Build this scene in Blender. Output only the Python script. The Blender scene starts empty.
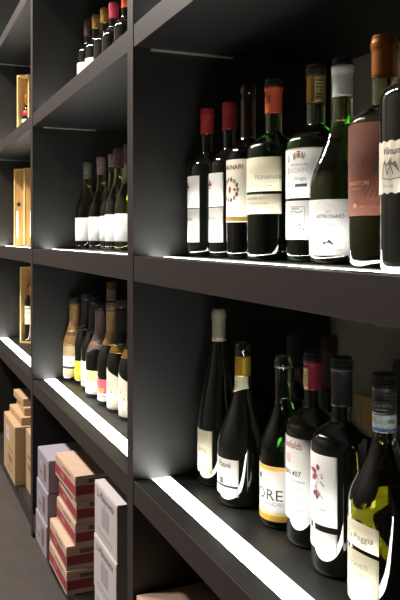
import bpy, bmesh, math, random
from mathutils import Vector, Matrix
random.seed(7)
PI = math.pi
sc = bpy.context.scene
COL = sc.collection

# ------------------------------------------------------------------ colours and materials
def lin(r, g, b):
    f = lambda c: (c/255/12.92) if c/255 <= .04045 else ((c/255+.055)/1.055)**2.4
    return (f(r), f(g), f(b), 1)

def mat(name, rgb, rough=.6, metal=0, noise=0, scale=30, spec=.5, coat=0, bump=0, stretch=None):
    m = bpy.data.materials.new(name); m.use_nodes = True
    nt = m.node_tree; b = nt.nodes['Principled BSDF']
    c = lin(*rgb)
    b.inputs['Base Color'].default_value = c
    b.inputs['Roughness'].default_value = rough
    b.inputs['Metallic'].default_value = metal
    b.inputs['Specular IOR Level'].default_value = spec
    b.inputs['Coat Weight'].default_value = coat
    if noise or bump:
        tc = nt.nodes.new('ShaderNodeTexCoord'); mp = nt.nodes.new('ShaderNodeMapping')
        nz = nt.nodes.new('ShaderNodeTexNoise'); nz.inputs['Scale'].default_value = scale
        nz.inputs['Detail'].default_value = 6
        if stretch: mp.inputs['Scale'].default_value = stretch
        nt.links.new(tc.outputs['Object'], mp.inputs['Vector']); nt.links.new(mp.outputs['Vector'], nz.inputs['Vector'])
        if noise:
            rp = nt.nodes.new('ShaderNodeValToRGB')
            rp.color_ramp.elements[0].position = .3; rp.color_ramp.elements[1].position = .7
            rp.color_ramp.elements[0].color = tuple(x*(1-noise) for x in c[:3])+(1,)
            rp.color_ramp.elements[1].color = tuple(min(1, x*(1+noise)) for x in c[:3])+(1,)
            nt.links.new(nz.outputs['Fac'], rp.inputs['Fac']); nt.links.new(rp.outputs['Color'], b.inputs['Base Color'])
        if bump:
            bp = nt.nodes.new('ShaderNodeBump'); bp.inputs['Strength'].default_value = bump
            bp.inputs['Distance'].default_value = .002
            nt.links.new(nz.outputs['Fac'], bp.inputs['Height']); nt.links.new(bp.outputs['Normal'], b.inputs['Normal'])
    return m

def _gloss(m, ior, cior):
    b = m.node_tree.nodes['Principled BSDF']
    b.inputs['IOR'].default_value = ior; b.inputs['Coat IOR'].default_value = cior; b.inputs['Coat Roughness'].default_value = 0

def glass(name, col, dens, rough=.0):
    """bottle glass full of wine: a smooth solid that soaks up light along the way through"""
    m = bpy.data.materials.new(name); m.use_nodes = True
    nt = m.node_tree; b = nt.nodes['Principled BSDF']
    b.inputs['Base Color'].default_value = (1, 1, 1, 1)
    b.inputs['Roughness'].default_value = rough
    b.inputs['IOR'].default_value = 1.62
    b.inputs['Transmission Weight'].default_value = 1
    b.inputs['Coat Weight'].default_value = .6; b.inputs['Coat Roughness'].default_value = 0; b.inputs['Coat IOR'].default_value = 1.6
    v = nt.nodes.new('ShaderNodeVolumeAbsorption')
    v.inputs['Color'].default_value = col+(1,); v.inputs['Density'].default_value = dens
    nt.links.new(v.outputs[0], nt.nodes['Material Output'].inputs['Volume'])
    return m

def emit(name, rgb, s):
    m = bpy.data.materials.new(name); m.use_nodes = True
    nt = m.node_tree; b = nt.nodes['Principled BSDF']
    b.inputs['Base Color'].default_value = (.8, .8, .8, 1)
    b.inputs['Emission Color'].default_value = rgb+(1,)
    b.inputs['Emission Strength'].default_value = s
    return m

M = {
 'laminate': mat('black laminate', (27, 27, 25), .47, noise=.2, scale=34, bump=.05, spec=.5),
 'edge_band': mat('brown grey edge banding', (51, 43, 41), .5, noise=.06, scale=60, spec=.4),
 'rail': mat('brushed metal', (190, 188, 182), .35, .6),
 'floor': mat('grey floor', (60, 53, 49), .7, noise=.16, scale=14, bump=.1),
 'plaster': mat('taupe plaster', (232, 222, 202), .85, noise=.05, scale=8),
 'charcoal_plaster': mat('charcoal plaster', (78, 75, 71), .85, noise=.04, scale=8),
 'ceiling': mat('ceiling paint', (130, 126, 120), .9, noise=.03, scale=5),
 'strip': emit('lit diffuser', (1, .99, .95), 13),
 'dark_glass': mat('black green glass', (13, 17, 11), .02, coat=1),
 'green_glass': glass('green glass', (.42, .78, .34), 62),
 'olive_glass': glass('olive glass', (.74, .74, .25), 46),
 'brown_glass': glass('brown glass', (.62, .44, .20), 105),
 'red_foil': mat('red capsule', (176, 52, 56), .38, .25),
 'crimson_foil': mat('crimson capsule', (178, 58, 72), .4, .2),
 'orange_foil': mat('orange capsule', (214, 98, 60), .42, .2),
 'bright_orange_foil': mat('bright orange capsule', (232, 104, 48), .42, .1),
 'magenta_foil': mat('magenta capsule', (188, 58, 82), .42, .1),
 'gold_foil': mat('gold capsule', (186, 146, 72), .3, .75),
 'yellow_foil': mat('yellow gold band', (196, 160, 52), .35, .55),
 'copper_foil': mat('copper capsule', (176, 108, 50), .34, .6),
 'tan_foil': mat('tan foil', (176, 140, 92), .45, .35, noise=.25, scale=160),
 'mauve_foil': mat('mauve grey foil', (124, 106, 102), .45, .4, noise=.15, scale=160),
 'white_foil': mat('white capsule', (206, 208, 202), .45),
 'grey_foil': mat('grey beige capsule', (158, 150, 128), .5, .2, noise=.18, scale=220),
 'black_foil': mat('black capsule', (34, 32, 32), .35, .2),
 'charcoal_foil': mat('charcoal capsule', (54, 52, 52), .4, .3),
 'silver_foil': mat('silver ring', (180, 178, 172), .3, .8),
 'plum_foil': mat('plum capsule', (74, 46, 50), .4, .2),
 'grey_green_foil': mat('grey green capsule', (104, 104, 90), .45, .3),
 'white_paper': mat('white label paper', (236, 235, 230), .7),
 'cream_paper': mat('cream label paper', (232, 224, 200), .7),
 'ivory_paper': mat('ivory label paper', (226, 218, 188), .7),
 'brown_paper': mat('russet label paper', (104, 54, 32), .85, noise=.12, scale=40),
 'yellow_paper': mat('yellow label paper', (236, 216, 50), .6),
 'pale_yellow_paper': mat('pale yellow label paper', (232, 226, 150), .6),
 'rose_paper': mat('rose label paper', (196, 76, 92), .6),
 'tan_paper': mat('tan label paper', (196, 176, 126), .65, noise=.08, scale=80),
 'bluewhite_paper': mat('blue white tax seal paper', (196, 208, 206), .6),
 'ink': mat('black ink', (38, 36, 38), .6),
 'grey_ink': mat('grey ink', (128, 126, 124), .7),
 'pale_ink': mat('pale grey ink', (186, 184, 178), .7),
 'red_ink': mat('red ink', (160, 40, 58), .6),
 'pink_ink': mat('pink ink', (216, 168, 168), .6),
 'plum_ink': mat('plum ink', (122, 48, 74), .6),
 'gold_ink': mat('gold ink', (186, 150, 70), .45, .4),
 'orange_ink': mat('amber ink', (226, 168, 40), .55),
 'blue_ink': mat('blue ink', (84, 112, 150), .6),
 'green_ink': mat('green ink', (120, 150, 96), .6),
 'olive_ink': mat('dark olive ink', (70, 60, 40), .7),
 'dark_russet_ink': mat('dark russet ink', (100, 60, 48), .7),
 'salmon_ink': mat('salmon ink', (190, 128, 100), .7),
 'kraft': mat('kraft card', (180, 148, 112), .8, noise=.06, scale=30),
 'pale_kraft': mat('pale kraft card', (198, 168, 147), .8, noise=.05, scale=30),
 'white_card': mat('white card', (204, 196, 197), .75, noise=.03, scale=20),
 'lilac_card': mat('lilac white card', (154, 145, 158), .75, noise=.04, scale=20),
 'crimson_print': mat('crimson carton print', (158, 54, 66), .7),
 'brown_print': mat('brown carton print', (122, 92, 74), .75),
 'grey_print': mat('grey carton print', (168, 164, 172), .75),
 'dark_print': mat('dark carton print', (84, 76, 80), .75),
 'tape': mat('clear tape', (176, 150, 112), .3),
 'gap': mat('dark carton gap', (40, 32, 28), .9),
 'pine': mat('pale pine', (214, 180, 118), .6, noise=.14, scale=18, stretch=(6, 6, .5)),
 'pine_inner': mat('golden pine', (178, 134, 74), .6, noise=.18, scale=18, stretch=(6, 6, .5)),
 'iron': mat('dark iron', (70, 58, 44), .5, .8),
 'cork': mat('cork', (170, 130, 90), .8),
}

_gloss(M['dark_glass'], 1.6, 1.65)

# ------------------------------------------------------------------ object helpers
def link(name, me, parent=None, loc=(0, 0, 0), rz=0):
    o = bpy.data.objects.new(name, me); COL.objects.link(o)
    o.location = loc; o.rotation_euler = (0, 0, rz)
    if parent: o.parent = parent
    return o

def tag(o, label, cat, group=None):
    o['label'] = label; o['category'] = cat
    if group: o['group'] = group
    return o

def thing(name, label, cat, loc, rz=0, group=None):
    return tag(link(name, None, None, loc, rz), label, cat, group)

class MB:
    """collects shapes for ONE mesh"""
    def __init__(s): s.v = []; s.f = []; s.m = []; s.mats = []; s.sm = []
    def mi(s, key):
        if key not in s.mats: s.mats.append(key)
        return s.mats.index(key)
    def add(s, vs, fs, key, smooth=False):
        b = len(s.v); i = s.mi(key)
        s.v += [tuple(v) for v in vs]
        for f in fs: s.f.append(tuple(b+k for k in f)); s.m.append(i); s.sm.append(smooth)
    def box(s, lo, hi, key, bev=0, mtx=None):
        bm = bmesh.new(); bmesh.ops.create_cube(bm, size=1)
        for v in bm.verts:
            v.co = Vector([(lo[k]+hi[k])/2 + v.co[k]*(hi[k]-lo[k]) for k in range(3)])
        if bev: bmesh.ops.bevel(bm, geom=bm.edges[:], offset=bev, segments=2, affect='EDGES', profile=.5)
        if mtx: bm.transform(mtx)
        bm.verts.index_update()
        s.add([v.co[:] for v in bm.verts], [[v.index for v in f.verts] for f in bm.faces], key)
        bm.free()
    def lathe(s, prof, key, n=48, close=True, smooth=True):
        vs, fs = [], []
        rows = []
        for r, z in prof:
            if r < 1e-6: rows.append([len(vs)]); vs.append((0, 0, z))
            else:
                rows.append(list(range(len(vs), len(vs)+n)))
                vs += [(r*math.cos(2*PI*k/n), r*math.sin(2*PI*k/n), z) for k in range(n)]
        for a, b in zip(rows, rows[1:]):
            for k in range(n):
                k2 = (k+1) % n
                if len(a) == 1 and len(b) == 1: continue
                if len(a) == 1: fs.append((a[0], b[k2], b[k]))
                elif len(b) == 1: fs.append((a[k], a[k2], b[0]))
                else: fs.append((a[k], a[k2], b[k2], b[k]))
        s.add(vs, fs, key, smooth)
    def build(s, name, parent=None, loc=(0, 0, 0), rz=0, data=None):
        me = bpy.data.meshes.new(data or name); me.from_pydata(s.v, [], s.f)
        for k in s.mats: me.materials.append(M[k])
        me.polygons.foreach_set('material_index', s.m)
        me.polygons.foreach_set('use_smooth', s.sm)
        me.update()
        return link(name, me, parent, loc, rz)

_text_cache = {}
def text_geo(t, size, shear=0, bold=0):
    k = (t, shear, bold)
    if k not in _text_cache:
        cu = bpy.data.curves.new('lettering', 'FONT'); cu.body = t; cu.size = 1
        cu.align_x = 'CENTER'; cu.align_y = 'CENTER'; cu.shear = shear; cu.offset = bold
        cu.resolution_u = 2; cu.fill_mode = 'FRONT'
        o = bpy.data.objects.new('lettering', cu); COL.objects.link(o)
        bpy.context.view_layer.update()
        me = bpy.data.meshes.new_from_object(o.evaluated_get(bpy.context.evaluated_depsgraph_get()))
        vs = [(v.co.x, v.co.y) for v in me.vertices]; fs = [tuple(p.vertices) for p in me.polygons]
        bpy.data.objects.remove(o); bpy.data.curves.remove(cu); bpy.data.meshes.remove(me)
        _text_cache[k] = (vs, fs)
    vs, fs = _text_cache[k]
    return [(x*size, y*size) for x, y in vs], fs

def draw(mb, mp, els, off=.0003):
    """print on a surface; mp(u, v, off) -> point.  Elements are in metres about the middle of the surface."""
    for n, e in enumerate(els):
        o = off + n*2e-5
        kind = e[0]
        if kind == 'rect':
            _, u, v, w, h, key = e
            k = max(1, int(w/.004)); vs, fs = [], []
            for i in range(k+1):
                x = u-w/2+w*i/k
                vs += [mp(x, v-h/2, o), mp(x, v+h/2, o)]
            fs = [(2*i, 2*i+2, 2*i+3, 2*i+1) for i in range(k)]
            mb.add(vs, fs, key)
        elif kind == 'text':
            _, t, u, v, size, key = e[:6]
            sh = e[6] if len(e) > 6 else 0; sx = e[7] if len(e) > 7 else 1
            bo = e[8] if len(e) > 8 else 0
            vs, fs = text_geo(t, size, sh, bo)
            mb.add([mp(u+x*sx, v+y, o) for x, y in vs], fs, key)
        elif kind == 'poly':
            _, pts, key = e
            mb.add([mp(x, y, o) for x, y in pts], [tuple(range(len(pts)))], key)
        elif kind == 'ell':
            _, u, v, rx, ry, key = e
            mb.add([mp(u, v, o)]+[mp(u+rx*math.cos(a*PI/8), v+ry*math.sin(a*PI/8), o) for a in range(16)],
                   [(0, 1+a, 1+(a+1) % 16) for a in range(16)], key)
        elif kind == 'line':
            _, pts, w, key = e
            # fine subdivision so that a line hugs a round bottle
            P = []
            for (a, b), (c, d) in zip(pts, pts[1:]):
                k = max(1, int(abs(c-a)/.004))
                P += [(a+(c-a)*i/k, b+(d-b)*i/k) for i in range(k)]
            P.append(pts[-1])
            for (a, b), (c, d) in zip(P, P[1:]):
                L = math.hypot(c-a, d-b) or 1e-9; nx, ny = -(d-b)/L*w/2, (c-a)/L*w/2
                mb.add([mp(a-nx, b-ny, o), mp(c-nx, d-ny, o), mp(c+nx, d+ny, o), mp(a+nx, b+ny, o)], [(0, 1, 2, 3)], key)
        elif kind == 'ring':
            _, u, v, r, w, key, a0, a1 = e
            k = 24; vs = []
            for i in range(k+1):
                a = math.radians(a0+(a1-a0)*i/k)
                vs += [mp(u+(r-w/2)*math.cos(a), v+(r-w/2)*math.sin(a), o), mp(u+(r+w/2)*math.cos(a), v+(r+w/2)*math.sin(a), o)]
            mb.add(vs, [(2*i, 2*i+1, 2*i+3, 2*i+2) for i in range(k)], key)

def wrapped(name, parent, R, z0, z1, cdeg, half, base, els, zb=None, zt=None, th=.0004):
    """a paper label round a bottle: R is a number or R(z); zb/zt(u) offset the lower and upper edge"""
    rf = R if callable(R) else (lambda z: R)
    c = math.radians(cdeg); h = math.radians(half); zc = (z0+z1)/2; Rm = rf(zc)
    def mp(u, v, o):
        r = rf(zc+v)+th+o; a = c+u/Rm
        return (r*math.cos(a), r*math.sin(a), zc+v)
    mb = MB(); nu = max(8, int(half/2.5)); nv = 1 if not callable(R) else 10
    outer, inner = [], []
    for i in range(nu+1):
        a = c-h+2*h*i/nu; u = (a-c)*Rm
        b0 = z0+(zb(u) if zb else 0); b1 = z1+(zt(u) if zt else 0)
        for j in range(nv+1):
            z = b0+(b1-b0)*j/nv
            r = rf(z)+th; outer.append((r*math.cos(a), r*math.sin(a), z))
            r = rf(z)+.00008; inner.append((r*math.cos(a), r*math.sin(a), z))
    N = len(outer); w = nv+1; fs = []
    for i in range(nu):
        for j in range(nv):
            q = (i*w+j, (i+1)*w+j, (i+1)*w+j+1, i*w+j+1)
            fs.append(q); fs.append(tuple(N+k for k in reversed(q)))
    for i in range(nu):
        a, b = i*w, (i+1)*w; fs.append((a, N+a, N+b, b))
        a, b = i*w+nv, (i+1)*w+nv; fs.append((a, b, N+b, N+a))
    for j in range(nv):
        fs.append((j, j+1, N+j+1, N+j)); a = nu*w+j; fs.append((a, N+a, N+a+1, a+1))
    mb.add(outer+inner, fs, base, True)
    draw(mb, mp, els)
    return mb.build(name, parent)

# ------------------------------------------------------------------ wine bottles
def bottle_radius(style, R, h, z1, z2, rn):
    def rf(z):
        if z <= z1: return R
        if z >= z2: return rn
        t = (z-z1)/(z2-z1)
        if style == 'bordeaux': t = t**1.6; g = .5*(1+math.cos(PI*t))
        elif style == 'flute': g = .5*(1+math.cos(PI*t))*.55+(1-t)*.45
        else: g = .5*(1+math.cos(PI*t**.92))
        return rn+(R-rn)*g
    return rf

def make_bottle(label, loc, h, R, style='bordeaux', z1=.58, z2=.72, rn=.0130, glass_key='dark_glass',
                cap=None, cat='wine bottle', name='wine_bottle', group=None, stopper=True, rz=0):
    """cap: list of (name, z_low, z_high, material, has_top)"""
    t = thing(name, label, cat, loc, rz, group)
    rf = bottle_radius(style, R, h, z1*h, z2*h, rn)
    pr = [(0, .018), (R*.35, .014), (R*.62, .005), (R*.74, .0008), (R*.86, .0), (R*.95, .0018), (R*.99, .006), (R, .011)]
    for i in range(1, 5): pr.append((R, .011+(z1*h-.011)*i/4))
    k = 22
    for i in range(1, k+1):
        z = z1*h+(z2-z1)*h*i/k; pr.append((rf(z), z))
    lip = h-.0165
    pr += [(rn, lip-.012), (rn, lip), (rn+.0008, lip+.0008), (rn+.0011, lip+.004), (rn+.0010, lip+.008), (rn+.0006, lip+.0095),
           (rn+.0002, h-.003), (rn-.001, h-.0008), (rn-.003, h-.0002), (rn*.62, h-.0004), (rn*.6, h-.001), (0, h-.001)]
    mb = MB(); mb.lathe(pr, glass_key); mb.build('glass_body', t)
    if stopper and not (cap and any(c[4] for c in cap)):
        mb = MB(); mb.lathe([(0, h-.0009), (rn*.58, h-.0009), (rn*.58, h-.0002), (0, h-.0001)], 'cork', 20); mb.build('cork', t)
    for (nm, a, b, key, top) in cap or []:
        def rr(z): return max(rf(z), rn+.0012 if lip-.002 < z < lip+.0098 else 0)+.0006
        n = 16; P = [(rf(a)+.0001, a)]
        for i in range(n+1):
            z = a+(b-a)*i/n
            P.append((rr(z), z))
        if top:
            r = P[-1][0]; P[-1] = (r, b-.002); P += [(r-.0006, b-.0006), (r-.002, b+.0002), (r*.5, b+.0004), (0, b+.0004)]
        else: P.append((rf(b)+.0001, b))
        mb = MB(); mb.lathe(P, key, 40); mb.build(nm, t)
    return t, rf

# ------------------------------------------------------------------ the room
def struct(name, mb):
    o = mb.build(name); o['kind'] = 'structure'; return o
X0, X1, Y0, Y1, ZC = -5.2, 2.0, -2.7, .47, 3.2
def slab(name, lo, hi, key):
    mb = MB(); mb.box(lo, hi, key); return struct(name, mb)
slab('floor', (X0-.1, Y0-.1, -.1), (X1+.1, Y1+.1, 0), 'floor')
slab('ceiling', (X0-.1, Y0-.1, ZC), (X1+.1, Y1+.1, ZC+.1), 'ceiling')
slab('wall_back', (X0-.1, Y1, 0), (X1+.1, Y1+.1, ZC), 'plaster')
slab('wall_front', (X0-.1, Y0-.1, 0), (X1+.1, Y0, ZC), 'charcoal_plaster')
slab('wall_left', (X0-.1, Y0, 0), (X0, Y1, ZC), 'charcoal_plaster')
slab('wall_right', (X1, Y0, 0), (X1+.1, Y1, ZC), 'charcoal_plaster')

# ------------------------------------------------------------------ the shelving
DEPTH = .455
shelving = thing('wine_shelving', 'dark charcoal built-in wall shelving with deep bays and lit strips along its shelves', 'shelving', (-2.0, 0, 0))
OX = 2.0                                            # children are placed about the root at x = -2
DIV = [-.275, -1.391, -2.507, -3.623]               # right face of every upright
TH = .036
TOPS = [(.08, .055), (.530, .046), (.970, .049), (1.424, .044), (1.881, .044), (2.34, .044)]
for x in DIV:
    mb = MB(); mb.box((x-TH+OX, .0011, 0), (x+OX, DEPTH, 2.40), 'laminate'); up = mb.build('upright_panel', shelving)
    mb = MB(); mb.box((x-TH+OX, 0, 0), (x+OX, .001, 2.40), 'edge_band'); mb.build('edge_band', up)
for l, r in zip(DIV[1:], DIV[:-1]):
    for k, (zt, th) in enumerate(TOPS):
        mb = MB()
        if 1 <= k <= 4:                                # a shallow groove takes the strip
            mb.box((l+.0045+OX, .0032, zt-th), (r-TH-.0006+OX, .038, zt), 'laminate'); mb.box((l+.0045+OX, .077, zt-th), (r-TH-.0006+OX, DEPTH, zt), 'laminate')
            mb.box((l+.0045+OX, .038, zt-th), (r-TH-.0006+OX, .077, zt-.008), 'laminate')
        else: mb.box((l+.0045+OX, .0032, zt-th), (r-TH-.0006+OX, DEPTH, zt), 'laminate')
        sh = mb.build('shelf_board', shelving)
        mb = MB(); mb.box((l+.0004+OX, .0012, zt-th), (r-TH-.0004+OX, .0031, zt), 'edge_band', .0006); mb.build('edge_band', sh)
        if 1 <= k <= 4:
            mb = MB(); mb.box((l+.0006+OX, .0381, zt-.0079), (r-TH-.003+OX, .0769, zt-.0019), 'strip')
            mb.build('light_strip', sh)
        if k >= 3:                                     # slim metal support rail under the board, along the upright
            mb = MB(); mb.box((l+.0002+OX, .036, zt-th-.0035), (l+.007+OX, .215, zt-th-.0002), 'rail'); mb.build('support_rail', sh)
mb = MB()
for l, r in zip(DIV[1:], DIV[:-1]): mb.box((l+.004+OX, .03, 0), (r-TH-.004+OX, .045, .025), 'laminate')
mb.build('plinth', shelving)

# ------------------------------------------------------------------ bottles on the lit shelf at eye level, nearest bay
ZM, ZL, ZT = .9705, .5305, 1.4245
FRONT = -90
def lines(u, v0, n, w, dv, key, h=.0007): return [('rect', u+((i*37) % 5-2)*w*.02, v0-i*dv, w*(1-((i*53) % 7)*.05), h, key) for i in range(n)]

def red_cap_twin(label, x, y, rc):
    t, rf = make_bottle(label, (x, y, ZM), .289, .0385, cap=[('capsule', .238, .2895, 'red_foil', True)], z1=.57, z2=.71)
    for nm, a, b in (('upper_label', .0935, .1555), ('lower_label', .0275, .0915)):
        if nm == 'upper_label':
            els = [('ell', -.006, .013, .0035, .006, 'plum_ink'), ('ell', -.011, .010, .003, .003, 'red_ink'), ('ell', -.001, .010, .003, .003, 'plum_ink'),
                   ('rect', -.006, .004, .010, .002, 'plum_ink'), ('text', 'Rosso', -.004, -.006, .006, 'pale_ink')]+lines(0, -.013, 3, .026, .004, 'pale_ink')
        else:
            els = [('text', 'MARIVAL', -.002, .012, .0075, 'grey_ink'), ('text', '2011', -.006, -.002, .006, 'grey_ink')]+lines(-.004, -.014, 3, .018, .004, 'pale_ink')
        wrapped(nm, t, .0385, a, b, rc, 44, 'white_paper', els)
    return t
red_cap_twin('red-capped dark bottle, leftmost on the eye-level shelf, its label split in two', -1.340, .137, -90)
red_cap_twin('red-capped dark bottle, second from left on the eye-level shelf, its capsule torn at top', -1.262, .149, -86)

# three: cream label with a ring of letters, bare neck
t, rf = make_bottle('bare-necked bottle with a cream label bearing a round emblem and gold lower band', (-1.178, .146, ZM), .306, .038, glass_key='brown_glass', z1=.56, z2=.70, stopper=True)
els = [('text', 'MUNARI', .004, .041, .0115, 'plum_ink', 0, 1, .01)]
for i in range(14):
    a = i*2*PI/14
    cx, cy = -.003+.0185*math.cos(a), .002+.0185*math.sin(a)
    e = .0038
    els.append(('poly', [(cx+e*math.cos(a+q)*.9, cy+e*math.sin(a+q)*1.3) for q in (0, PI/2, PI, 3*PI/2)], 'plum_ink' if i % 2 else 'grey_ink'))
els += [('ell', -.003, .002, .003, .006, 'red_ink'), ('ell', .009, .002, .0025, .0025, 'plum_ink'), ('text', '750', -.004, -.034, .006, 'blue_ink'), ('rect', 0, -.0495, .078, .007, 'gold_ink')]
wrapped('front_label', t, .038, .063, .172, -77, 60, 'cream_paper', els)

# four: orange band with crest, two-piece pale label
t, rf = make_bottle('orange-banded bottle with a dark crest on its neck and a wide pale two-part label', (-1.062, .135, ZM), .292, .0435, glass_key='green_glass', z1=.58, z2=.71, rn=.0134,
                    cap=[('capsule', .236, .279, 'orange_foil', False), ('capsule_top', .2795, .2925, 'black_foil', True)])
wrapped('neck_crest', t, lambda z: .0145, .252, .265, -62, 24, 'orange_foil', [('ell', 0, .001, .0036, .0046, 'dark_russet_ink'), ('ell', 0, .0015, .0016, .002, 'orange_foil'), ('rect', 0, -.0052, .006, .0012, 'dark_russet_ink')])
wrapped('upper_label', t, .0435, .109, .163, -68, 56, 'ivory_paper',
        [('text', 'TENUTA', -.020, -.005, .0055, 'pale_ink'), ('text', 'TIGNANAR', .020, -.0055, .0098, 'grey_ink', 0, .92), ('line', [(-.036, -.0125), (.036, -.0125)], .0006, 'pale_ink'), ('text', 'Marchese Antinelli in Toscana', .002, -.018, .0042, 'grey_ink')])
wrapped('lower_label', t, .0435, .0735, .1045, -68, 56, 'ivory_paper',
        [('text', 'MARCHESE ANTICO', .001, .009, .0056, 'grey_ink'), ('text', 'Imbottigliato all origine', .002, .001, .0042, 'grey_ink'), ('text', 'Italia', -.012, -.006, .0042, 'grey_ink'), ('text', '750 ml', .024, -.006, .004, 'grey_ink'), ('line', [(-.036, -.0115), (.036, -.0115)], .0004, 'pale_ink')])

# five: gold foil, tall white crest label with engraved picture
t, rf = make_bottle('gold-foiled bottle with a tall white crest label above an engraved landscape panel', (-.967, .156, ZM), .297, .045, z1=.57, z2=.70, rn=.0141, glass_key='green_glass',
                    cap=[('foil_band', .238, .2805, 'gold_foil', False), ('capsule_top', .281, .2975, 'charcoal_foil', True)])
wrapped('strip_stamp', t, lambda z: .0152, .239, .280, -14, 26, 'tan_paper', lines(0, .012, 6, .010, .005, 'olive_ink', .002))
els = [('line', [(-.048, .036), (.048, .036)], .0007, 'grey_ink'), ('ell', -.006, .026, .0034, .0042, 'gold_ink'), ('rect', -.006, .0315, .006, .002, 'gold_ink'),
       ('line', [(-.0165, .029), (-.0145, .020), (-.0125, .031), (-.0115, .021)], .0012, 'grey_ink'), ('line', [(.0045, .029), (.0025, .020), (.0005, .031), (-.0005, .021)], .0012, 'grey_ink'),
       ('text', 'Herederos del', -.006, .0125, .0052, 'grey_ink'), ('text', 'RISCAIN', -.010, .0035, .0104, 'pale_ink', 0, 1), ('text', 'Elciego', -.004, -.0085, .0075, 'grey_ink', .3),
       ('rect', -.002, -.0185, .020, .0042, 'dark_print'), ('text', 'RIOJA', -.004, -.0255, .0042, 'grey_ink')]
els += [('rect', -.028, y, .004, .010, 'pale_ink') for y in (.022, .004, -.016)] + [('line', [(-.048, -.0345), (.048, -.0345)], .0005, 'pale_ink')]
wrapped('crest_label', t, .045, .0945, .168, -58, 62, 'white_paper', els)
random.seed(3)
els = [('line', [(-.027, .020), (.004, .020), (.004, -.021), (-.027, -.021), (-.027, .020)], .0006, 'grey_ink'), ('text', 'VINOS', -.013, .0165, .0055, 'ink'),
       ('line', [(-.024, .012), (-.015, .013), (-.006, .011), (.001, .0135)], .0014, 'grey_ink')]
for i in range(26):
    x = -.025+random.random()*.027; y = -.019+random.random()*(.012+.014*max(0, 1-abs(x+.019)/.010))
    els.append(('line', [(x, y), (x+random.uniform(.001, .004), y+random.uniform(-.001, .004))], .0011, random.choice(['grey_ink', 'dark_print', 'pale_ink'])))
wrapped('engraving_label', t, .045, .033, .0905, -58, 62, 'white_paper', els)

# six: burgundy bottle, white cap
t, rf = make_bottle('sloping-shouldered olive bottle with a white capsule and a square white label', (-.875, .143, ZM), .284, .046, 'burgundy', z1=.36, z2=.76, rn=.0138, glass_key='olive_glass',
                    cap=[('capsule', .231, .2745, 'white_foil', False), ('capsule_top', .275, .2845, 'black_foil', True)])
els = [('line', [(-.036, .020), (-.010, .038), (.036, .006)], .0004, 'pale_ink'), ('line', [(-.036, .008), (.036, -.026)], .0004, 'pale_ink'), ('line', [(-.036, -.010), (.036, .028)], .0004, 'pale_ink'),
       ('text', '2012', 0, .021, .0045, 'grey_ink'), ('text', 'ASTRONAIO', .001, .0145, .0074, 'dark_print', 0, 1, .01), ('text', 'GODELLO', 0, .0035, .0042, 'grey_ink'), ('text', 'Denominacion de origen', 0, -.0005, .0030, 'pale_ink'),
       ('poly', [(-.010, -.0235), (-.006, -.018), (-.003, -.0205), (.001, -.0155), (.005, -.020), (.009, -.0235), (.004, -.0225), (0, -.0205), (-.005, -.0225)], 'ink'),
       ('text', 'Bodegas Valdeorras Espana', 0, -.030, .0034, 'grey_ink')]
wrapped('front_label', t, .046, .012, .0875, -58, 62, 'white_paper', els)

# seven: russet label
t, rf = make_bottle('tall-necked bottle with a copper capsule and a long russet brown label', (-.747, .118, ZM), .282, .0430, z1=.60, z2=.70, rn=.0150, glass_key='olive_glass',
                    cap=[('capsule', .2312, .2822, 'copper_foil', True), ('capsule_ring', .2705, .2722, 'gold_foil', False)])
els = [('poly', [(-.026, .002), (-.018, .012), (-.010, .010), (-.002, .020), (.006, .013), (.012, .019), (.020, .004), (.026, 0), (.026, -.018), (-.026, -.008)], 'dark_russet_ink'),
       ('poly', [(-.012, -.012), (-.008, .008), (-.002, .016), (.001, .004), (-.003, -.008)], 'brown_paper'), ('poly', [(.004, -.008), (.010, .010), (.014, -.006)], 'olive_ink')]
for i in range(6): els.append(('line', [(-.012+i*.007, -.034), (.002+i*.004, -.014)], .0012, 'dark_russet_ink'))
els += [('text', 'PHANTOM', -.017, -.0165, .0075, 'salmon_ink', 0, 1, .01), ('text', 'California', -.019, -.0225, .005, 'salmon_ink'), ('ell', -.020, -.043, .004, .0034, 'salmon_ink'), ('text', 'RED BLEND 2012', .004, -.0445, .0042, 'salmon_ink')]
wrapped('front_label', t, .0430, .062, .172, -62, 66, 'brown_paper', els)

# eight: at the frame's right edge
t, rf = make_bottle('black bottle with a scallop-edged cream label and castle sketch, rightmost at eye level', (-.647, .090, ZM), .30, .0425, z1=.60, z2=.72, rn=.0145, glass_key='dark_glass', cap=[('capsule', .235, .3002, 'plum_foil', True)])
sca = lambda u: .0012*math.sin(u*520)
els = [('text', 'Vinum', -.009, .017, .0115, 'grey_ink', .35), ('poly', [(-.024, -.010), (-.022, .004), (-.019, .008), (-.017, .002), (-.012, .006), (-.010, .010), (-.008, .004), (-.003, .006), (.002, -.006), (.014, -.008), (.014, -.011)], 'grey_ink'),
       ('line', [(-.026, -.011), (-.010, -.0135), (.015, -.010)], .0010, 'grey_ink'), ('line', [(-.018, .004), (-.015, -.008), (-.010, .003), (-.006, -.008)], .0010, 'dark_print'), ('text', 'Toscana', -.014, -.020, .0048, 'grey_ink')]
wrapped('front_label', t, .0425, .083, .138, -70, 60, 'cream_paper', els, zb=sca, zt=sca)

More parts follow.
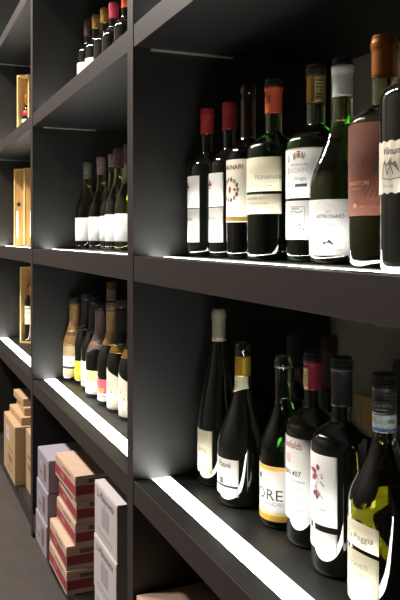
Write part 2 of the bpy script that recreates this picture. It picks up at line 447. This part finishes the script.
# ------------------------------------------------------------------ bottles on the lower lit shelf, nearest bay
t, rf = make_bottle('tall slender flute bottle with a grey beige capsule and cream label, lower shelf', (-1.324, .155, ZL), .337, .0415, 'flute', z1=.33, z2=.84, rn=.0130,
                    cap=[('capsule', .279, .3372, 'grey_foil', True), ('capsule_band', .2745, .2788, 'ivory_paper', False)])
wrapped('front_label', t, .0415, .024, .106, -88, 46, 'ivory_paper', [('rect', -.014, .028, .006, .010, 'dark_print'), ('text', 'REISSL', .008, .002, .0105, 'grey_ink'), ('text', '2013', -.006, -.011, .006, 'pale_ink'), ('text', 'Estate Riesling', .010, -.030, .0052, 'grey_ink')])

t, rf = make_bottle('wide-bodied bottle with a yellow gold neck band and a dark-striped white label', (-1.209, .151, ZL), .287, .046, 'burgundy', z1=.33, z2=.78, rn=.0140, glass_key='dark_glass',
                    cap=[('foil_band', .2265, .2625, 'yellow_foil', False)])
wrapped('neck_label', t, rf, .199, .2285, -62, 80, 'ivory_paper', [('text', 'Maremma', -.008, .004, .005, 'grey_ink'), ('ell', -.012, -.006, .003, .003, 'green_ink')], zb=lambda u: .006*math.sin(u*70+.3))
wrapped('front_label', t, .046, .020, .0845, -76, 41, 'white_paper',
        [('text', 'Pauvé', .004, .022, .0150, 'dark_print', 0, .85), ('text', 'Pinot Nero', .001, .010, .0055, 'pale_ink'), ('rect', -.004, -.007, .010, .011, 'ink'), ('text', 'B', -.004, -.007, .009, 'grey_ink'), ('rect', .001, -.0155, .060, .0042, 'ink')])

t, rf = make_bottle('bare-necked bottle with a white label edged in yellow and bold ORE lettering', (-1.091, .168, ZL), .279, .0385, 'burgundy', z1=.44, z2=.76, rn=.0132, glass_key='green_glass', cap=[('capsule_ring', .259, .2625, 'silver_foil', False)])
els = [('rect', 0, .041, .084, .006, 'orange_ink'), ('rect', 0, -.0395, .084, .0095, 'orange_ink'), ('rect', 0, -.032, .084, .005, 'pale_yellow_paper'), ('poly', [(-.0275, .030), (-.020, .030), (-.020, .024), (-.02375, .019), (-.0275, .024)], 'ink'),
       ('text', 'Tenimenti', -.020, .0145, .0055, 'grey_ink'), ('text', 'ORE', -.0045, -.003, .0255, 'ink', 0, 1.12), ('text', 'LANDRI', .004, -.0165, .0100, 'grey_ink', 0, 1.1)]
wrapped('front_label', t, .0385, .013, .102, -62, 66, 'white_paper', els)

t, rf = make_bottle('bottle with a crimson capsule and a white label reading 407 under red script', (-1.009, .177, ZL), .296, .0428, z1=.58, z2=.72, rn=.0140,
                    cap=[('capsule', .2377, .2815, 'crimson_foil', False), ('capsule_top', .282, .2963, 'black_foil', True)])
wrapped('neck_seal', t, lambda z: .0150, .2405, .2735, -100, 38, 'tan_paper', lines(0, .008, 5, .012, .004, 'salmon_ink', .0016))
wrapped('shoulder_medallion', t, rf, .186, .200, -82, 14, 'olive_ink', [('ring', 0, 0, .0045, .001, 'tan_foil', 0, 360), ('ell', 0, 0, .0016, .0018, 'tan_foil')])
els = [('text', 'Penfolds', .001, .052, .0165, 'red_ink', .25, .85), ('ell', -.005, .031, .0075, .0085, 'pink_ink'), ('text', 'BIN 407', .004, .0085, .0115, 'dark_print', 0, 1, .012), ('text', 'Cabernet Sauvignon', .005, -.002, .0062, 'grey_ink')]
els += lines(.004, -.012, 4, .050, .0065, 'pale_ink', .0009) + [('text', '750ml', .022, -.046, .005, 'pale_ink')]
wrapped('front_label', t, .0428, .040, .167, -88, 60, 'white_paper', els)

t, rf = make_bottle('black-capped bottle with a plum flower spray on its tall white label', (-.908, .163, ZL), .304, .044, z1=.58, z2=.71, rn=.0147,
                    cap=[('capsule', .234, .2985, 'charcoal_foil', False), ('capsule_top', .2878, .3043, 'black_foil', True), ('capsule_ring', .2850, .2862, 'silver_foil', False)])
random.seed(11); els = []
for i in range(16):
    a = random.random()*2*PI; r = random.uniform(.002, .013)
    x, y = .003+r*math.cos(a), .022+r*1.25*math.sin(a)
    els.append(('ell', x, y, random.uniform(.0018, .0042), random.uniform(.002, .0045), random.choice(['plum_ink', 'red_ink', 'plum_ink', 'pink_ink'])))
els += [('ell', .003+dx, -.004+dy, .0035, .0040, k) for dx, dy, k in ((0, 0, 'plum_ink'), (.005, -.003, 'grey_ink'), (-.004, -.003, 'plum_ink'), (.002, -.007, 'plum_ink'), (-.001, .005, 'pink_ink'))]
els += [('line', [(.005, .010), (.002, 0)], .001, 'plum_ink'), ('line', [(.011, .012), (.018, .006)], .0016, 'plum_ink'), ('line', [(.010, -.006), (.017, -.012)], .0014, 'grey_ink'), ('text', 'Ammirabel', .006, -.027, .0072, 'grey_ink'), ('text', 'Bodega', .008, -.038, .0066, 'grey_ink', .3)]
wrapped('front_label', t, .044, .0715, .170, -90, 49, 'white_paper', els)
wrapped('lower_label', t, .044, .036, .0625, -90, 49, 'white_paper', [])

t, rf = make_bottle('black-capped bottle with a blue white seal round its neck, large at lower right', (-.794, .153, ZL), .300, .0465, 'burgundy', z1=.44, z2=.76, rn=.0150, glass_key='olive_glass',
                    cap=[('capsule', .2495, .2895, 'charcoal_foil', False), ('capsule_top', .2780, .3003, 'black_foil', True), ('capsule_ring', .2742, .2757, 'silver_foil', False)])
wrapped('tax_seal', t, rf, .2262, .2495, -40, 110, 'bluewhite_paper', [('rect', 0, -.0088, .062, .005, 'blue_ink'), ('text', 'DOCG', -.005, .001, .006, 'green_ink'), ('rect', -.016, .004, .010, .004, 'tan_paper'), ('rect', .010, .0025, .010, .005, 'green_ink')])
wrapped('capsule_script', t, lambda z: .0160, .255, .268, -48, 34, 'charcoal_foil', [('text', 'Cantine', .000, 0, .0085, 'silver_foil', .3)])
wrapped('upper_label', t, .0465, .0800, .1120, -88, 43, 'ivory_paper', [('text', 'Ca Poggia', .004, .001, .0120, 'dark_print', .2), ('line', [(-.034, -.010), (.034, -.010)], .0005, 'gold_ink')], zb=lambda u: .0045*math.cos(u*45), zt=lambda u: .0045*math.cos(u*45))
wrapped('lower_label', t, .0465, .012, .0745, -88, 43, 'ivory_paper', [('text', 'SOAVETI', .005, .018, .0082, 'grey_ink'), ('text', 'CLASSIC', .002, .007, .0075, 'grey_ink')], zt=lambda u: .0045*math.cos(u*45))

make_bottle('plain black bottle half hidden behind the bottle with the blue white seal', (-.881, .254, ZL), .297, .040, z1=.58, z2=.72, rn=.0155, cap=[('capsule', .232, .2975, 'black_foil', True)])
make_bottle('dark bottle at the back behind the yellow-edged ORE label bottle', (-1.187, .245, ZL), .300, .038, z1=.58, z2=.72, cap=[('capsule', .240, .3005, 'black_foil', True)])
t, rf = make_bottle('plum-capped bottle standing behind the crimson-capped 407 bottle', (-1.203, .330, ZL), .290, .0385, z1=.58, z2=.72, rn=.0155, glass_key='green_glass', cap=[('capsule', .262, .2905, 'plum_foil', True), ('neck_foil', .195, .2617, 'mauve_foil', False)])

# ------------------------------------------------------------------ bottles of the middle bay
G1 = 'pale-labelled bottles on the eye-level shelf of the middle bay'
for i, (x, y, h, lb) in enumerate([(-2.460, .176, .291, 'olive bottle with a white label standing apart, leftmost in the middle bay at eye level'),
                                   (-2.345, .193, .297, 'olive white-labelled bottle, second from left in the middle bay at eye level'),
                                   (-2.243, .203, .296, 'olive white-labelled bottle, third from left in the middle bay at eye level'),
                                   (-2.100, .180, .297, 'olive white-labelled bottle, fourth from left in the middle bay at eye level'),
                                   (-2.005, .182, .299, 'olive white-labelled bottle nearest the upright in the middle bay at eye level')]):
    t, rf = make_bottle(lb, (x, y, ZM), h, .0405, 'burgundy', z1=.40, z2=.76, rn=.0138, glass_key='olive_glass', group=G1,
                        cap=[('capsule', h-.038, h+.0003, ['grey_green_foil', 'mauve_foil', 'mauve_foil', 'plum_foil', 'plum_foil'][i], True), ('neck_foil', h-.056, h-.0384, ['grey_green_foil', 'mauve_foil', 'charcoal_foil', 'plum_foil', 'plum_foil'][i], False)])
    wrapped('front_label', t, .0405, .026, .1035, -60, 60, 'white_paper', [('text', 'DOMAINE', 0, .016, .008, 'pale_ink'), ('line', [(-.03, .006), (.03, .006)], .0007, 'pale_ink'), ('text', 'Chardonnay', 0, -.004, .006, 'pale_ink'), ('line', [(-.03, -.014), (.03, -.014)], .0007, 'pale_ink')])

CH = dict(style='champagne', z1=.42, z2=.74, rn=.0165, name='champagne_bottle', cat='champagne bottle')
def champ(label, x, y, h, R, foil, top, **kw):
    a = dict(CH); a.update(kw)
    t, rf = make_bottle(label, (x, y, ZL), h, R, cap=[('neck_foil', foil[0]*h, .925*h, foil[1], False), ('foil_cap', .927*h, h+.0004, top, True)], **a)
    return t, rf
t, rf = champ('pale tan champagne bottle with a black-topped neck, leftmost on the middle bay lower shelf', -2.467, .133, .277, .0372, (.60, 'tan_foil'), 'charcoal_foil')
wrapped('foil_skirt', t, rf, .118, .166, -60, 178, 'tan_foil', [])
wrapped('band_label', t, rf, .150, .162, -60, 80, 'ink', [])
wrapped('front_label', t, .0372, .012, .1165, -60, 88, 'tan_paper', [('rect', 0, .000, .128, .034, 'white_paper'), ('rect', 0, -.020, .128, .008, 'ink'), ('text', 'BRUT', -.01, .004, .014, 'grey_ink')])
t, rf = champ('champagne bottle with a bright yellow label and an orange tie on its dark neck', -2.394, .155, .292, .0375, (.60, 'charcoal_foil'), 'charcoal_foil')
wrapped('neck_tie', t, rf, .176, .192, -60, 100, 'copper_foil', [('line', [(-.02, -.007), (.015, .007)], .003, 'gold_foil')], zb=lambda u: .004*math.sin(u*180), zt=lambda u: .003*math.sin(u*200))
wrapped('front_label', t, .0375, .013, .0755, -60, 70, 'yellow_paper', [('text', 'BRUT', -.012, .008, .010, 'olive_ink'), ('line', [(-.035, -.006), (.03, -.006)], .001, 'gold_ink')])
t, rf = champ('champagne bottle with a narrow white label, third from left on the middle bay lower shelf', -2.294, .157, .289, .0415, (.62, 'charcoal_foil'), 'black_foil')
wrapped('front_label', t, .0415, .010, .090, -60, 70, 'white_paper', [('text', 'Cuvee', -.008, .010, .010, 'pale_ink', .3), ('rect', 0, -.024, .09, .004, 'gold_ink')])
t, rf = champ('champagne bottle with a mauve foil neck and a pale yellow and white label', -2.186, .148, .279, .0445, (.60, 'mauve_foil'), 'black_foil')
wrapped('shoulder_foil', t, rf, .138, .172, -60, 178, 'mauve_foil', [('line', [(-.04, -.010), (.0, .008), (.04, -.006)], .004, 'tan_foil')], zb=lambda u: .006*math.sin(u*120))
wrapped('front_label', t, .0445, .010, .080, -60, 75, 'white_paper', [('rect', 0, .020, .115, .030, 'pale_yellow_paper'), ('text', 'CREMANT', -.008, .010, .011, 'gold_ink'), ('line', [(-.05, .004), (.05, .004)], .001, 'gold_ink')])
t, rf = champ('champagne bottle with a gold foil neck and a rose pink label', -2.069, .151, .291, .042, (.58, 'tan_foil'), 'grey_green_foil')
wrapped('front_label', t, .042, .012, .0735, -60, 75, 'white_paper', [('rect', 0, .011, .106, .040, 'rose_paper'), ('rect', -.012, -.001, .040, .013, 'gold_ink'), ('text', 'ROSE', -.012, -.001, .009, 'plum_ink'), ('line', [(-.05, -.017), (.05, -.017)], .002, 'rose_paper')])
for lb, x, y in (('champagne bottle with a white-banded neck, gold collar and swirling floral label', -1.978, .152), ('champagne bottle with a floral label mostly hidden behind the near upright', -1.880, .157)):
    t, rf = champ(lb, x, y, .304, .0405, (.60, 'black_foil'), 'plum_foil')
    wrapped('neck_band', t, rf, .258, .281, -60, 179, 'white_foil', [])
    wrapped('collar', t, rf, .160, .182, -60, 179, 'gold_foil', [('line', [(-.05, -.006), (.05, -.006)], .002, 'copper_foil')])
    els = [('ring', -.012, .014, .011, .0018, 'gold_ink', 0, 300), ('ring', .004, .002, .009, .0018, 'tan_paper', 60, 380), ('ring', -.020, -.008, .008, .0016, 'gold_ink', 100, 400), ('ell', -.012, .014, .004, .004, 'gold_ink'), ('ell', .002, -.002, .003, .004, 'green_ink'), ('line', [(-.03, -.026), (.02, -.026)], .0014, 'pale_ink'), ('text', 'Belle', -.006, -.034, .010, 'pale_ink', .3)]
    wrapped('front_label', t, .0405, .008, .106, -60, 82, 'cream_paper', els, zt=lambda u: -.5*u*(.9 if u > -.03 else .6))
t, rf = champ('champagne bottle with a cream neck and gold cap standing behind the yellow-labelled one', -2.468, .262, .325, .036, (.80, 'ivory_paper'), 'gold_foil')

for lb, x, y, h, c0, key, lk in (
    ('brown-capped bottle with a white label, leftmost on the top shelf of the middle bay', -2.385, .160, .297, .240, 'plum_foil', 'white_paper'),
    ('gold-capped bottle with a cream label, second from left on the top shelf', -2.290, .163, .286, .241, 'gold_foil', 'cream_paper'),
    ('gold-capped bottle just left of the magenta-capped one on the top shelf', -2.194, .165, .281, .234, 'gold_foil', 'cream_paper'),
    ('magenta-capped bottle on the top shelf of the middle bay', -2.106, .167, .273, .2246, 'magenta_foil', 'white_paper'),
    ('bright orange-capped bottle beside the near upright on the top shelf', -2.031, .182, .288, .2368, 'bright_orange_foil', 'white_paper')):
    t, rf = make_bottle(lb, (x, y, ZT), h, .036, z1=.60, z2=.74, rn=.0138, cap=[('capsule', c0, h+.0004, key, True)])
    wrapped('front_label', t, .036, (.06), {.297: .152, .286: .146}.get(h, .110), -62, 58, lk, [('text', 'VINO', 0, .02, .012, 'pale_ink')])

# ------------------------------------------------------------------ wooden wine boxes in the far bay
def wooden_box(label, loc, w, d, h, rz, inner='pine_inner', slots=True):
    """an upright case, open towards +x before it is turned; walls 7 mm"""
    t = thing('wooden_wine_box', label, 'wooden box', loc, rz)
    k = .007
    def part(nm, lo, hi, key):
        mb = MB(); mb.box(lo, hi, key, .0006); return mb.build(nm, t)
    part('back_panel', (-w/2, -d/2+k, k), (-w/2+k, d/2-k, h-k), inner)
    part('side_panel', (-w/2, -d/2, 0), (w/2, -d/2+k, h), 'pine'); part('side_panel', (-w/2, d/2-k, 0), (w/2, d/2, h), 'pine')
    part('end_panel', (-w/2, -d/2+k, 0), (w/2, d/2-k, k), 'pine'); part('end_panel', (-w/2, -d/2+k, h-k), (w/2, d/2-k, h), 'pine')
    return t
A1 = math.radians(-45)
wooden_box('pale pine box standing open on the far bay top shelf, a red-sealed bottle inside', (-3.409, .132, ZT), .060, .066, .318, A1)
t, rf = make_bottle('small bottle with a red neck seal inside the far bay top shelf pine box', (-3.409, .132, ZT+.0075), .225, .0225, z1=.58, z2=.74, rn=.0115, glass_key='dark_glass', cap=[('capsule', .180, .2254, 'copper_foil', True)])
wrapped('front_label', t, .0225, .045, .112, -28, 80, 'white_paper', [('text', 'RIOJA', 0, .005, .010, 'grey_ink')])
wrapped('wax_seal', t, rf, .128, .152, -28, 90, 'red_foil', [])

def lidded_box(label, loc, w, d, h, rz, hole):
    t = thing('wooden_wine_box', label, 'wooden box', loc, rz); k = .007
    mb = MB()
    mb.box((-w/2, -d/2, 0), (w/2, -d/2+k, h), 'pine', .0006); mb.box((-w/2, d/2-k, 0), (w/2, d/2, h), 'pine', .0006)
    mb.box((-w/2, -d/2+k, 0), (w/2, d/2-k, k), 'pine', .0006); mb.box((-w/2, -d/2+k, h-k), (w/2, d/2-k, h), 'pine', .0006); mb.box((-w/2, -d/2+k, k), (-w/2+k, d/2-k, h-k), 'pine', .0006)
    mb.build('box_frame', t)
    mb = MB(); mb.box((w/2-.012, -d/2+k, k), (w/2-.005, d/2-k, h-k), 'pine_inner', .0006); lid = mb.build('sliding_lid', t)
    a, b = (-d*.30, -d*.12) if hole else (-d*.02, d*.30)
    mb = MB(); mb.box((w/2-.005, a, h*.11), (w/2-.0044, b, h*.45), 'white_paper'); mb.build('paper_label', t)
    if hole:
        mb = MB(); mb.lathe([(0, 0), (.008, 0), (.010, .002), (.008, .004), (0, .005)], 'iron', 20)
        o = mb.build('finger_knob', t, (w/2-.005, -d*.06, h*.54)); o.rotation_euler = (0, PI/2, 0)
    return t
lidded_box('upright pine box with a dark lid knob, left of the eye-level pair', (-3.467, .124, ZM), .060, .058, .353, A1, True)
lidded_box('upright pine box with a white label, right of the eye-level pair', (-3.297, .143, ZM), .060, .062, .343, A1, False)

wooden_box('pine box open on the far bay lower shelf, a cream-labelled bottle inside', (-3.405, .144, ZL), .060, .064, .345, A1)
t, rf = make_bottle('slim copper-capped bottle with a cream label inside the far bay lower shelf pine box', (-3.405, .144, ZL+.0075), .255, .0225, z1=.66, z2=.80, rn=.0115, cap=[('capsule', .208, .2554, 'copper_foil', True)])
wrapped('front_label', t, .0225, .078, .160, -28, 80, 'cream_paper', [('rect', 0, .030, .05, .004, 'grey_ink'), ('text', 'RESERVA', 0, .01, .009, 'grey_ink'), ('line', [(-.02, -.02), (.02, -.02)], .001, 'pale_ink')])
t = thing('wooden_wine_box', 'small pine box at the back of the nearest lower shelf, behind two black-capped bottles', 'wooden box', (-1.085, .385, ZL), math.radians(-3))
mb = MB(); mb.box((-.045, -.045, 0), (.045, .045, .180), 'pine', .0012); mb.build('box_body', t)
mb = MB(); mb.box((-.047, -.047, .1805), (.047, .047, .194), 'pine', .0015); mb.build('lid', t)

# ------------------------------------------------------------------ cartons
ZB = .0802
def carton(label, x0, x1, y0, d, z, h, card, front=(), side=(), rz=0, group=None, top=(), flap=True):
    """a closed carton; prints on the face towards the aisle and on the face towards +x"""
    w = x1-x0
    t = thing('cardboard_carton', label, 'carton', ((x0+x1)/2, y0+d/2, z), rz, group)
    mb = MB(); mb.box((-w/2, -d/2, 0), (w/2, d/2, h-.0032), card, .002)
    draw(mb, lambda u, v, o: (u, -d/2-o, h/2+v), front)
    draw(mb, lambda u, v, o: (w/2+o, u, h/2+v), side)
    mb.build('carton_body', t)
    for a, b in ((-d/2+.0005, -.0012), (.0012, d/2-.0005)):
        mb = MB(); mb.box((-w/2+.0004, a, h-.0030), (w/2-.0004, b, h), card, .0008); mb.build('top_flap', t)
    mb = MB(); mb.box((-w/2-.0004, -.022, h), (w/2+.0004, .022, h+.0003), 'tape')
    if flap: mb.build('packing_tape', t)
    return t

# white flat cartons by the near upright, three high
for i, lb in enumerate(('white carton at the bottom of the stack against the near upright', 'white carton in the middle of the stack against the near upright', 'white carton on top of the stack against the near upright')):
    h = .1215
    fr = [('text', 'La Maisonnette', 0, .040, .0235, 'dark_print', .2, .95), ('rect', 0, -.002, .060, .044, 'grey_print'), ('text', 'Blanc', 0, .027, .009, 'grey_print'), ('rect', -.002, -.040, .130, .0035, 'grey_print'), ('rect', .004, -.046, .110, .002, 'grey_print')]
    carton(lb, -1.679+.001*(i % 2), -1.495+.001*(i % 2), -.004+.002*((i+1) % 2), .27, ZB+i*(h+.0005), h, 'white_card', fr, [('rect', 0, 0, .2, .004, 'grey_print')], group='white flat cartons by the near upright')
# red and white cartons, five high
h = .0620
for i, (xa, xb, y, rz, lb) in enumerate([
    (-2.118, -1.899, -.020, .006, 'red-banded carton at the bottom of its stack of five, on the lowest board'),
    (-2.121, -1.901, -.019, -.004, 'red-banded carton second from the bottom of its stack of five'),
    (-2.112, -1.890, .000, .010, 'red-banded carton in the middle of its stack of five'),
    (-2.108, -1.882, .004, -.012, 'red-banded carton second from the top of its stack of five'),
    (-2.114, -1.879, -.003, .012, 'red-banded carton on top of its stack of five, its lid lit pale')]):
    w = xb-xa
    fr = [('rect', 0, -.008, w-.004, .026, 'crimson_print'), ('text', 'WINES', -.03, -.008, .016, 'pale_kraft'), ('rect', .02, .018, .09, .004, 'brown_print')]
    sd = [('rect', 0, -.006, .296, .024, 'crimson_print'), ('rect', -.07, .016, .09, .011, 'brown_print'), ('text', 'FRAGILE', -.07, -.006, .018, 'brown_print')]
    carton(lb, xa, xb, y, .30, ZB+i*(h+.0006), h, 'pale_kraft', fr, sd, rz, 'red-banded cartons')
# lilac white cartons, three high
h = .0940
for i, lb in enumerate(('lilac white carton at the bottom of the stack beside the red-banded ones', 'lilac white carton in the middle of the stack beside the red-banded ones', 'lilac white carton on top of the stack beside the red-banded ones')):
    fr = [('rect', .030, -.002, .034, .050, 'brown_print'), ('rect', -.030, .012, .040, .018, 'grey_print'), ('rect', -.030, -.014, .050, .006, 'brown_print')]
    carton(lb, -2.302, -2.132, -.026+.003*i, .27, ZB+i*(h+.0006), h, 'lilac_card', fr, [], 0, 'lilac white cartons')
# kraft cartons of the far bay
fr = [('rect', -.035, .050, .085, .050, 'white_card'), ('text', 'RI', -.035, .050, .040, 'ink'), ('rect', .035, .0, .11, .006, 'brown_print'), ('text', 'VINO', .035, -.040, .045, 'brown_print'), ('rect', .03, -.075, .10, .006, 'brown_print')]
carton('large kraft carton with a printed front under flat kraft cases in the far bay', -3.10, -2.812, -.012, .33, ZB, .218, 'kraft', fr, [('rect', 0, 0, .2, .004, 'brown_print')])
for i, (x0, x1, y, lb) in enumerate([(-3.095, -2.835, .012, 'flat kraft case lying right on the large kraft carton'), (-3.095, -2.86, .035, 'flat kraft case in the middle of three on the large kraft carton'), (-3.11, -2.90, .030, 'flat kraft case topmost on the large kraft carton, far bay')]):
    carton(lb, x0, x1, y, .25, ZB+.2186+i*.0285, .028, 'kraft', [], [], [.02, -.03, .02][i], 'flat kraft cases')
carton('kraft carton between the large kraft one and the far upright', -2.785, -2.60, .024, .30, ZB, .220, 'kraft', [('rect', 0, .02, .10, .008, 'brown_print'), ('text', 'WINE', 0, -.02, .04, 'brown_print')], [])
# nearest bay
carton('kraft carton on the lowest board of the nearest bay, under the lit shelf', -1.382, -1.06, .004, .30, ZB, .228, 'pale_kraft', [('rect', 0, 0, .2, .02, 'brown_print')], [])

# ------------------------------------------------------------------ light
def area(name, loc, size, power, col=(1, .93, .84), rot=(0, 0, 0), spread=PI):
    l = bpy.data.lights.new(name, 'AREA'); l.shape = 'DISK'; l.size = size; l.energy = power; l.color = col; l.spread = spread
    o = bpy.data.objects.new(name, l); COL.objects.link(o); o.location = loc; o.rotation_euler = rot; return o
for i in range(5): area('ceiling_downlight', (-4.75+i*.70, -1.36, ZC-.02), .24, 46)
w = bpy.data.worlds.new('room air'); sc.world = w; w.use_nodes = True
w.node_tree.nodes['Background'].inputs[0].default_value = (.9, .95, 1, 1); w.node_tree.nodes['Background'].inputs[1].default_value = .02

# ------------------------------------------------------------------ camera
cd = bpy.data.cameras.new('camera'); cam = bpy.data.objects.new('camera', cd); COL.objects.link(cam); sc.camera = cam
F = 740.0
alpha = math.atan(309/F)
cam.location = (0, -.438, 1.006)
cam.rotation_euler = (PI/2, 0, PI/2-alpha)
cd.sensor_fit = 'VERTICAL'; cd.sensor_height = 36; cd.lens = F/600*36
cd.shift_y = -62/600; cd.clip_start = .02; cd.clip_end = 50

sc.view_settings.view_transform = 'Standard'; sc.view_settings.look = 'None'; sc.view_settings.gamma = 1
sc.view_settings.use_curve_mapping = False
sc.view_settings.exposure = .28
sc.cycles.max_bounces = 12; sc.cycles.transmission_bounces = 10; sc.cycles.glossy_bounces = 6; sc.cycles.diffuse_bounces = 4
sc.cycles.caustics_reflective = True; sc.cycles.caustics_refractive = True
sc.cycles.sample_clamp_indirect = 6
sc.cycles.use_denoising = True
